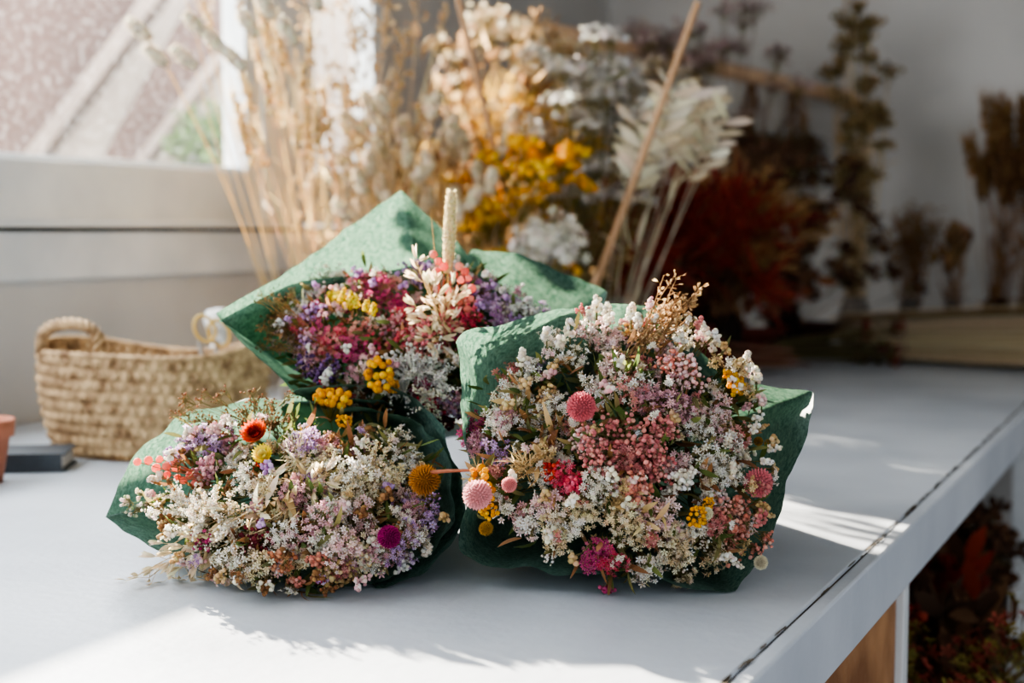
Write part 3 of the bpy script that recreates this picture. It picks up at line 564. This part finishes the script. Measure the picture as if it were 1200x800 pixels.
bunch('vase_of_statice',tp(685,3.25),(.03,0),62,.76,.09,OLIVE,'flo',[(250,246,238),(236,230,222)],True,(110,100,96),hmin=.5,sz=.85)
bunch('vase_of_bleached_ruscus',tp(712,3.15),(.27,0),10,.64,.045,[(230,218,190)],'frond',[(250,240,216),(236,222,192)],True,(90,70,60),sz=1.05,hmin=.82)
hy=Acc(); c=at(645,296,2.9); spray(hy,c,np.array([0,-.5,.85]),.075,260,[(240,234,220),(224,216,202)],.011,'flo'); lathe(hy,tp(645,2.9),[(.001,0),(.04,0),(.045,.1),(.03,.16),(.032,.18),(.026,.18),(.001,.02)],24,(120,110,100)); stems(hy,tp(645,2.9)+[0,0,.05],c,.003,np.array(lin((120,100,60))),0,4,6)
hy.build('vase_of_white_hydrangea',M_petal,PARENT[0])
lb=Acc(); r0=tp(350,2.8)+np.array([0,0,.06]); lathe(lb,tp(350,2.8),[(.001,0),(.035,0),(.04,.08),(.03,.14),(.032,.15),(.026,.15),(.001,.02)],24,(170,160,150))
for x,y in [(175,45),(195,75),(228,78),(240,40),(262,60),(215,-10),(300,40),(320,20),(285,80),(345,50),(375,10)]:
    q=at(x,y,2.75); stems(lb,r0,q,.0014,np.array(lin((216,190,140))),.04,8); tail(lb,q,q-r0+np.array([-.3,0,-.2]),.05,.016,[(240,228,206),(226,210,182)],110,.012)
lb.build('vase_of_hares_tail_stems',M_petal,PARENT[0])
br=Acc(); lathe(br,tp(655,3.10),[(.001,0),(.05,0),(.055,.12),(.035,.2),(.04,.22),(.034,.22),(.001,.03)],24,(96,80,66)); b0=tp(655,3.10)+np.array([0,0,.05])
for x,y,v,r in [(818,2,3.0,.009),(535,-10,3.0,.008)]:
    stems(br,b0,at(x,y,v),r,np.array(lin((170,134,102))),.01,8,8,.8)
br.build('vase_of_bare_branches',M_solid,PARENT[0])
PARENT[0]=empty('dark_foliage_display')
bunch('vase_of_red_amaranth',tp(758,3.6),(.10,0),46,.46,.12,DRK,'plume',DRD,True,(50,34,30),hmin=.45)
bunch('vase_of_dark_foliage',tp(800,3.9),(.0,0),56,.54,.17,DRK,'leaf',DRK+[(116,56,48)],True,(44,32,28),hmin=.35)
bunch('vase_of_russet_foliage',tp(835,4.0),(.05,0),50,.50,.15,DRK,'leaf',DRK+[(144,90,62)],True,(50,36,30),hmin=.35)
bunch('vase_of_ochre_sorghum',tp(850,3.8),(.06,0),26,.44,.06,BRN,'plume',[(204,164,108),(178,138,90)],True,(46,36,30))
bunch('vase_of_dark_seedheads',tp(920,4.3),(.0,0),70,.52,.13,DRK,'spray',DRK,True,(40,30,28),hmin=.25)
bunch('vase_of_mauve_statice',tp(850,4.4),(-.1,0),34,.97,.14,DRK,'flo',[(196,170,168),(170,140,138),(214,198,188)],True,(40,30,28),hmin=.78)
pl=Acc(); a=at(1000,116,5.05); b=at(575,20,4.45); stems(pl,a,b,.026,np.array(lin((204,170,138))),0,3,10,1)
pl.build('wooden_hanging_pole',M_solid,PARENT[0])
for px,z,pal in [(800,.95,DRK),(870,.92,[(140,104,84)]),(925,.92,[(120,96,72)])]:
    t=(1000-px)/(1000-575.); p=a*(1-t)+b*t; bunch('hanging_flower_bunch',p,(0,0),22,.28,.045,BRN,'spray',pal,hang=True,sz=1.0)
def bowl(name,c,R,h,col):
    a=Acc(); lathe(a,c,[(.001,0),(R*.6,0),(R*.8,h*.4),(R,h),(R*1.04,h),(R*1.04,h*.9),(R*1.0,h*.9),(R*.93,h*.95),(R*.7,h*.3),(.001,.01)],36,col); return a.build(name,M_solid,PARENT[0],True)
bowl('clay_bowl',tp(880,4.15),.10,.09,(96,46,38)); bowl('clay_bowl',tp(945,4.45),.10,.09,(66,40,34)); bowl('clay_bowl',tp(790,3.8),.08,.08,(58,36,32))
PARENT[0]=None
bunch('vase_of_olive_seedheads',tp(1002,4.7),(.0,0),44,1.02,.045,TAN,'spray',[(160,142,98),(132,112,76),(184,152,108)],True,(160,150,140),hmin=.42,st_r=.0028)
bunch('vase_of_dried_grasses',tp(1066,4.6),(0,0),30,.38,.045,BRN,'grass',[(160,128,90),(136,108,76)],True,(120,112,106),pr=.035,sz=1.1)
bunch('vase_of_poppy_heads',tp(1117,4.5),(0,0),22,.34,.024,BRN,'pod',[(150,118,82),(126,100,72)],True,(120,112,106),pr=.030)
PARENT[0]=empty('seedhead_stems_display')
bunch('vase_of_brown_seedheads',tp(1168,4.5),(.02,0),44,.70,.055,BRN,'wheat',[(140,106,68),(160,124,82)],True,(60,46,38),sz=1.3)
bunch('vase_of_dock_stems',tp(1208,4.4),(0,0),40,.68,.06,BRN,'wheat',[(116,84,56),(140,104,68)],True,(60,46,38),sz=1.3)
def bundle(name,p0,p1,n,pal,r=.02,head=None):
    acc=Acc(); p0=np.array(p0);p1=np.array(p1); ax=norm(p1-p0)
    o=rng.normal(size=(n,3))*r*.5; o[:,2]=np.abs(o[:,2])
    stems(acc,p0+o+ax*rng.uniform(0,.05,(n,1)),p1+o*1.5+ax*rng.uniform(-.05,.1,(n,1)),.0025,colors(pal,n),.01,5)
    if head: 
        for i in range(14): spray(acc,p1+o[i]*2+ax*.03*i/4,ax,.035,26,head,.007,'bud')
    acc.zmin=T+.002; return acc.build(name,M_petal,PARENT[0])
PARENT[0]=empty('dried_stem_bundles')
bundle('bundle_of_pale_stems',tp(1000,4.15)+[0,0,.02],tp(1290,3.75)+[0,0,.02],280,[(240,224,196),(226,206,170)],.07)
bundle('bundle_of_pale_stems',tp(985,4.4)+[0,0,.04],tp(1290,4.0)+[0,0,.06],160,[(196,170,134),(176,150,116)],.06)
bundle('bundle_of_green_stems',tp(900,4.0)+[0,0,.02],tp(1010,4.0)+[0,0,.02],70,[(130,122,84),(110,100,70)],.04,[(140,80,70),(116,106,74)])
bundle('bundle_of_red_stems',tp(930,3.75)+[0,0,.02],tp(830,3.7)+[0,0,.02],70,[(140,90,76),(170,130,106)],.04,[(156,80,76),(126,60,56)])
PARENT[0]=empty('stored_dried_flowers')
for i,(s,w,pal,kd) in enumerate([(1.15,.3,DRD,'spray'),(1.3,.15,DRK,'leaf'),(1.5,.5,[(130,108,62),(106,94,60)],'spray'),(1.7,.2,DRD+DRK,'leaf'),(1.9,.45,[(150,84,76),(130,68,66)],'flo'),(2.1,.15,DRK,'spray'),(1.1,.65,GRN+DRK,'leaf'),(2.3,.5,DRD,'leaf'),(1.4,.8,BRN,'leaf'),(1.9,.9,DRD,'spray'),(1.05,.14,[(150,136,72),(160,80,66)],'flo')]):
    bunch('bucket_of_dried_flowers',rw(s,w,0),(0,0),42,.44,.10,BRN,kd,pal,True,(60,52,48),pr=.09,ph=.22,sz=1.2)
PARENT[0]=None
# ---------- basket
def basket():
    e=empty('woven_basket'); acc=Acc(); c=tp(175,2.42); rx,ry,h=.194,.13,.175
    bands=9; sub=8; nv=bands*sub+1; nc=64; nu=nc*5; ang=math.radians(-8)
    V=np.zeros((nv,nu,3))
    for i in range(nv):
        z=i/(nv-1); band=int(i/sub) if i<nv-1 else bands-1; ph=(i%sub)/sub
        k=.86+.14*math.sin(min(1,z*1.25)*math.pi/2)+.02*z
        if z<.05: k-=.03
        for j in range(nu):
            th=2*math.pi*j/nu
            chev=abs(ph-.5)*3.2
            wv=math.sin(math.pi*ph)**.6*.0040+ .0038*math.sin(nc*th+ (band%2)*math.pi + chev)*math.sin(math.pi*ph)
            sl=.004*math.sin(3*th+1)*z+.003*math.sin(5*th)*z
            x=(rx*k+wv+sl)*math.cos(th); y=(ry*k+wv+sl)*math.sin(th)
            zz=h*z+ z*(.010*math.cos(2*th)+.006*math.sin(3*th+.6))
            V[i,j]=(c[0]+x*math.cos(ang)-y*math.sin(ang),c[1]+x*math.sin(ang)+y*math.cos(ang),c[2]+zz+.001)
    f=[(a*nu+j,a*nu+(j+1)%nu,(a+1)*nu+(j+1)%nu,(a+1)*nu+j) for a in range(nv-1) for j in range(nu)]
    acc.add(V.reshape(-1,3),np.array([.5,.4,.3]),None,np.array(f))
    o=acc.build('body',M_straw,e,True); s=o.modifiers.new('s','SOLIDIFY'); s.thickness=.006
    a2=Acc(); lathe(a2,c+[0,0,.003],[(.001,0),(.12,0)],30,(100,80,50)); a2.build('base',M_straw,e)
    rm=Acc()
    def rope(pts,r):
        pts=np.array(pts); n=len(pts); d=norm(np.gradient(pts,axis=0)); ref=np.array([0.1,.2,1.]); x=norm(np.cross(d,ref)); y=np.cross(d,x)
        for st in range(3):
            a=np.arange(n)*.55+st*2.094; q=pts+(np.cos(a)[:,None]*x+np.sin(a)[:,None]*y)*r*.5
            sd=6; V=np.stack([q+(math.cos(2*math.pi*k/sd)*x+math.sin(2*math.pi*k/sd)*y)*r*.62 for k in range(sd)],1)
            f=[(i*sd+k,i*sd+(k+1)%sd,(i+1)*sd+(k+1)%sd,(i+1)*sd+k) for i in range(n-1) for k in range(sd)]
            rm.add(V.reshape(-1,3),np.array([.5,.4,.3]),None,np.array(f))
    top=V[-1]; rope(np.vstack([top[::1],top[:1]])+[0,0,.002],.006)
    def handle(p,q,hh,out):
        t=np.linspace(0,math.pi,60); L=[]
        for tt in t:
            m=(p+q)/2+(p-q)/2*math.cos(tt)*(1+.25*math.sin(tt)); L.append(m+np.array([out[0],out[1],0])*math.sin(tt)+np.array([0,0,hh*max(0,math.sin(tt))**.7-.006]))
        rope(L,.010)
    handle(at(50,412,2.36),at(116,410,2.33),.052,(0,-.01)); handle(top[int(nu*.10)],top[int(nu*.02)],.05,(.0,0.0))
    rm.build('rim_and_handles',M_straw,e,True)
basket()
bt=Acc(); lathe(bt,tp(256,2.66),[(.001,0),(.03,0),(.03,.14),(.012,.17),(.012,.19),(.024,.195),(.028,.21),(.024,.228),(.001,.234)],32,(228,226,220)); bt.build('white_bottle',M_solid,None,True)
sc=Acc()
def ring(acc,c,R,r,ax,ay,col,n=40,m=8):
    V=[];ax=np.array(ax);ay=np.array(ay);az=np.cross(ax,ay)
    for i in range(n):
        a=2*math.pi*i/n; d=ax*math.cos(a)+ay*math.sin(a)*1.4
        for k in range(m):
            b=2*math.pi*k/m; V.append(c+d*R+norm(d)*r*math.cos(b)+az*r*math.sin(b))
    f=[(i*m+k,i*m+(k+1)%m,((i+1)%n)*m+(k+1)%m,((i+1)%n)*m+k) for i in range(n) for k in range(m)]
    acc.add(np.array(V),np.array(lin(col)),None,np.array(f))
g=(206,172,100); c=at(240,385,2.40); ring(sc,c,.017,.003,(.8,.2,.5),(-.45,0,.85),g); ring(sc,c+[.022,.01,-.008],.017,.003,(.8,.2,.5),(-.45,0,.85),g)
stems(sc,c+[-.01,0,-.02],c+[.005,.02,-.13],.004,np.array(lin((170,170,170))),0,3,6); stems(sc,c+[.02,.01,-.02],c+[.0,.02,-.13],.004,np.array(lin((170,170,170))),0,3,6)
sc.build('gold_scissors',M_solid,None,True)
bk=empty('slate_notebook')
def pbox(name,c,dx,dy,dz,rot,mat,parent):
    me=bpy.data.meshes.new(name); V=[(i*dx/2,j*dy/2,k*dz/2) for i in(-1,1) for j in(-1,1) for k in(-1,1)]
    me.from_pydata(V,[],[(0,1,3,2),(4,6,7,5),(0,4,5,1),(2,3,7,6),(0,2,6,4),(1,5,7,3)]); me.materials.append(mat)
    o=bpy.data.objects.new(name,me); bpy.context.collection.objects.link(o); o.location=c; o.rotation_euler=(0,0,rot); b=o.modifiers.new('b','BEVEL'); b.width=.0015; b.segments=2
    o.parent=parent
c=tp(14,2.25); pbox('cover_bottom',c+[0,0,.002],.17,.10,.004,.12,M_book,bk); pbox('pages',c+[-.002,0,.015],.162,.094,.022,.12,M_grey,bk); pbox('cover_top',c+[0,0,.028],.17,.10,.004,.12,M_book,bk)
pbox('spine',c+[-.0,-.05,.015],.17,.004,.030,.12,M_book,bk)
tpot=Acc(); lathe(tpot,tp(-32,2.12),[(.001,0),(.035,0),(.047,.07),(.053,.07),(.055,.095),(.049,.095),(.043,.07),(.001,.01)],40,(176,106,82)); o=tpot.build('terracotta_pot',M_terra,None,True)
# ---------- outside
rbox('ground_outside',-4,6,WL+.1,WL+6,-.1,-.02,M_grass,None,0)
sh=empty('garden_shed')
def plank(name,p0,p1,th,hgt,mat,parent):
    p0=Vector(p0);p1=Vector(p1); d=p1-p0; me=bpy.data.meshes.new(name); L=d.length
    V=[(i*L/2,j*th/2,k*hgt/2) for i in(-1,1) for j in(-1,1) for k in(-1,1)]
    me.from_pydata(V,[],[(0,1,3,2),(4,6,7,5),(0,4,5,1),(2,3,7,6),(0,2,6,4),(1,5,7,3)]); me.materials.append(mat)
    o=bpy.data.objects.new(name,me); bpy.context.collection.objects.link(o); o.location=(p0+p1)/2; o.rotation_mode='QUATERNION'; o.rotation_quaternion=d.to_track_quat('X','Z')
    o.parent=parent
def panel(name,pts,mat,parent,th=.03):
    P=np.array(pts); me=bpy.data.meshes.new(name); n=len(P); Q=P+np.array([0,th,0])
    me.from_pydata([tuple(p) for p in P]+[tuple(p) for p in Q],[],[tuple(range(n)),tuple(range(2*n-1,n-1,-1))]+[(i,(i+1)%n,n+(i+1)%n,n+i) for i in range(n)]); me.materials.append(mat)
    o=bpy.data.objects.new(name,me); bpy.context.collection.objects.link(o); o.parent=parent
v=5.2
def gz(p): p=p.copy(); p[2]=0; return p
panel('board_wall',[gz(at(-420,0,v)),gz(at(42,0,v)),at(42,182,v),at(180,-5,v),at(-420,-5,v)],M_brown,sh)
panel('pale_wall',[gz(at(42,0,v+.05)),gz(at(520,0,v+.05)),at(520,-5,v+.05),at(180,-5,v+.05),at(42,182,v+.05)],M_grey,sh)
panel('brown_gable',[at(120,184,v-.03),at(165,190,v-.03),at(262,62,v-.03),at(262,-5,v-.03),at(225,-5,v-.03)],M_brown,sh)
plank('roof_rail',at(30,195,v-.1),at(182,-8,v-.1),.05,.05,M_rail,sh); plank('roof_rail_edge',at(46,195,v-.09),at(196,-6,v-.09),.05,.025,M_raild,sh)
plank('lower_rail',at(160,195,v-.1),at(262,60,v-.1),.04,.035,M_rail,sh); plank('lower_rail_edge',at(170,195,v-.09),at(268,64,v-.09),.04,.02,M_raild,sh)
bush=Acc()
for i in range(40):
    q=at(rng.uniform(225,275),rng.uniform(150,230),v-.25); q[2]=max(q[2],.1); spray(bush,q,np.array([0,-.3,1.]),.10,40,[(110,150,80),(140,176,110)],.02,'flo')
stems(bush,gz(at(240,200,v-.25)),at(240,180,v-.25),.02,np.array([.1,.06,.03]),.02,4,6); bush.build('garden_bush',M_petal)
# ---------- lights
w=bpy.data.worlds.new('World'); bpy.context.scene.world=w; w.use_nodes=True
nt=w.node_tree; bg=nt.nodes['Background']; bg.inputs[0].default_value=(.86,.92,1,1); bg.inputs[1].default_value=.92
sun=bpy.data.lights.new('sun','SUN'); sun.energy=30; sun.angle=math.radians(.8); sun.color=(1,.89,.73)
so=bpy.data.objects.new('sun',sun); bpy.context.collection.objects.link(so)
el=math.radians(21.5); dirv=Vector((.6*math.cos(el),-.8*math.cos(el),-math.sin(el))); so.rotation_mode='QUATERNION'; so.rotation_quaternion=dirv.to_track_quat('-Z','Y'); so.location=(-3,6,4)
al=bpy.data.lights.new('window_skylight','AREA'); al.shape='RECTANGLE'; al.size=3.8; al.size_y=1.0; al.energy=84; al.color=(.92,.96,1)
ao=bpy.data.objects.new('window_skylight',al); bpy.context.collection.objects.link(ao); ao.location=rw(.5,WL+.35,T+1.35)
ao.rotation_mode='QUATERNION'; tgt=Vector(rw(.7,.6,T)); ao.rotation_quaternion=(tgt-Vector(ao.location)).to_track_quat('-Z','Y')
bpy.context.scene.view_settings.exposure=1.0
try: bpy.context.scene.view_settings.look='AgX - Medium High Contrast'
except Exception as ex: print('look',ex)
# ---------- camera
cam=bpy.data.cameras.new('camera'); co=bpy.data.objects.new('camera',cam); bpy.context.collection.objects.link(co)
co.location=(0,0,CZ); co.rotation_euler=(math.pi/2-PIT,0,0); cam.sensor_width=36; cam.lens=50.01; cam.clip_start=.05
cam.dof.use_dof=True; cam.dof.focus_distance=1.50; cam.dof.aperture_fstop=3.2
bpy.context.scene.camera=co
print('POLYS',sum(len(m.polygons) for m in bpy.data.meshes))
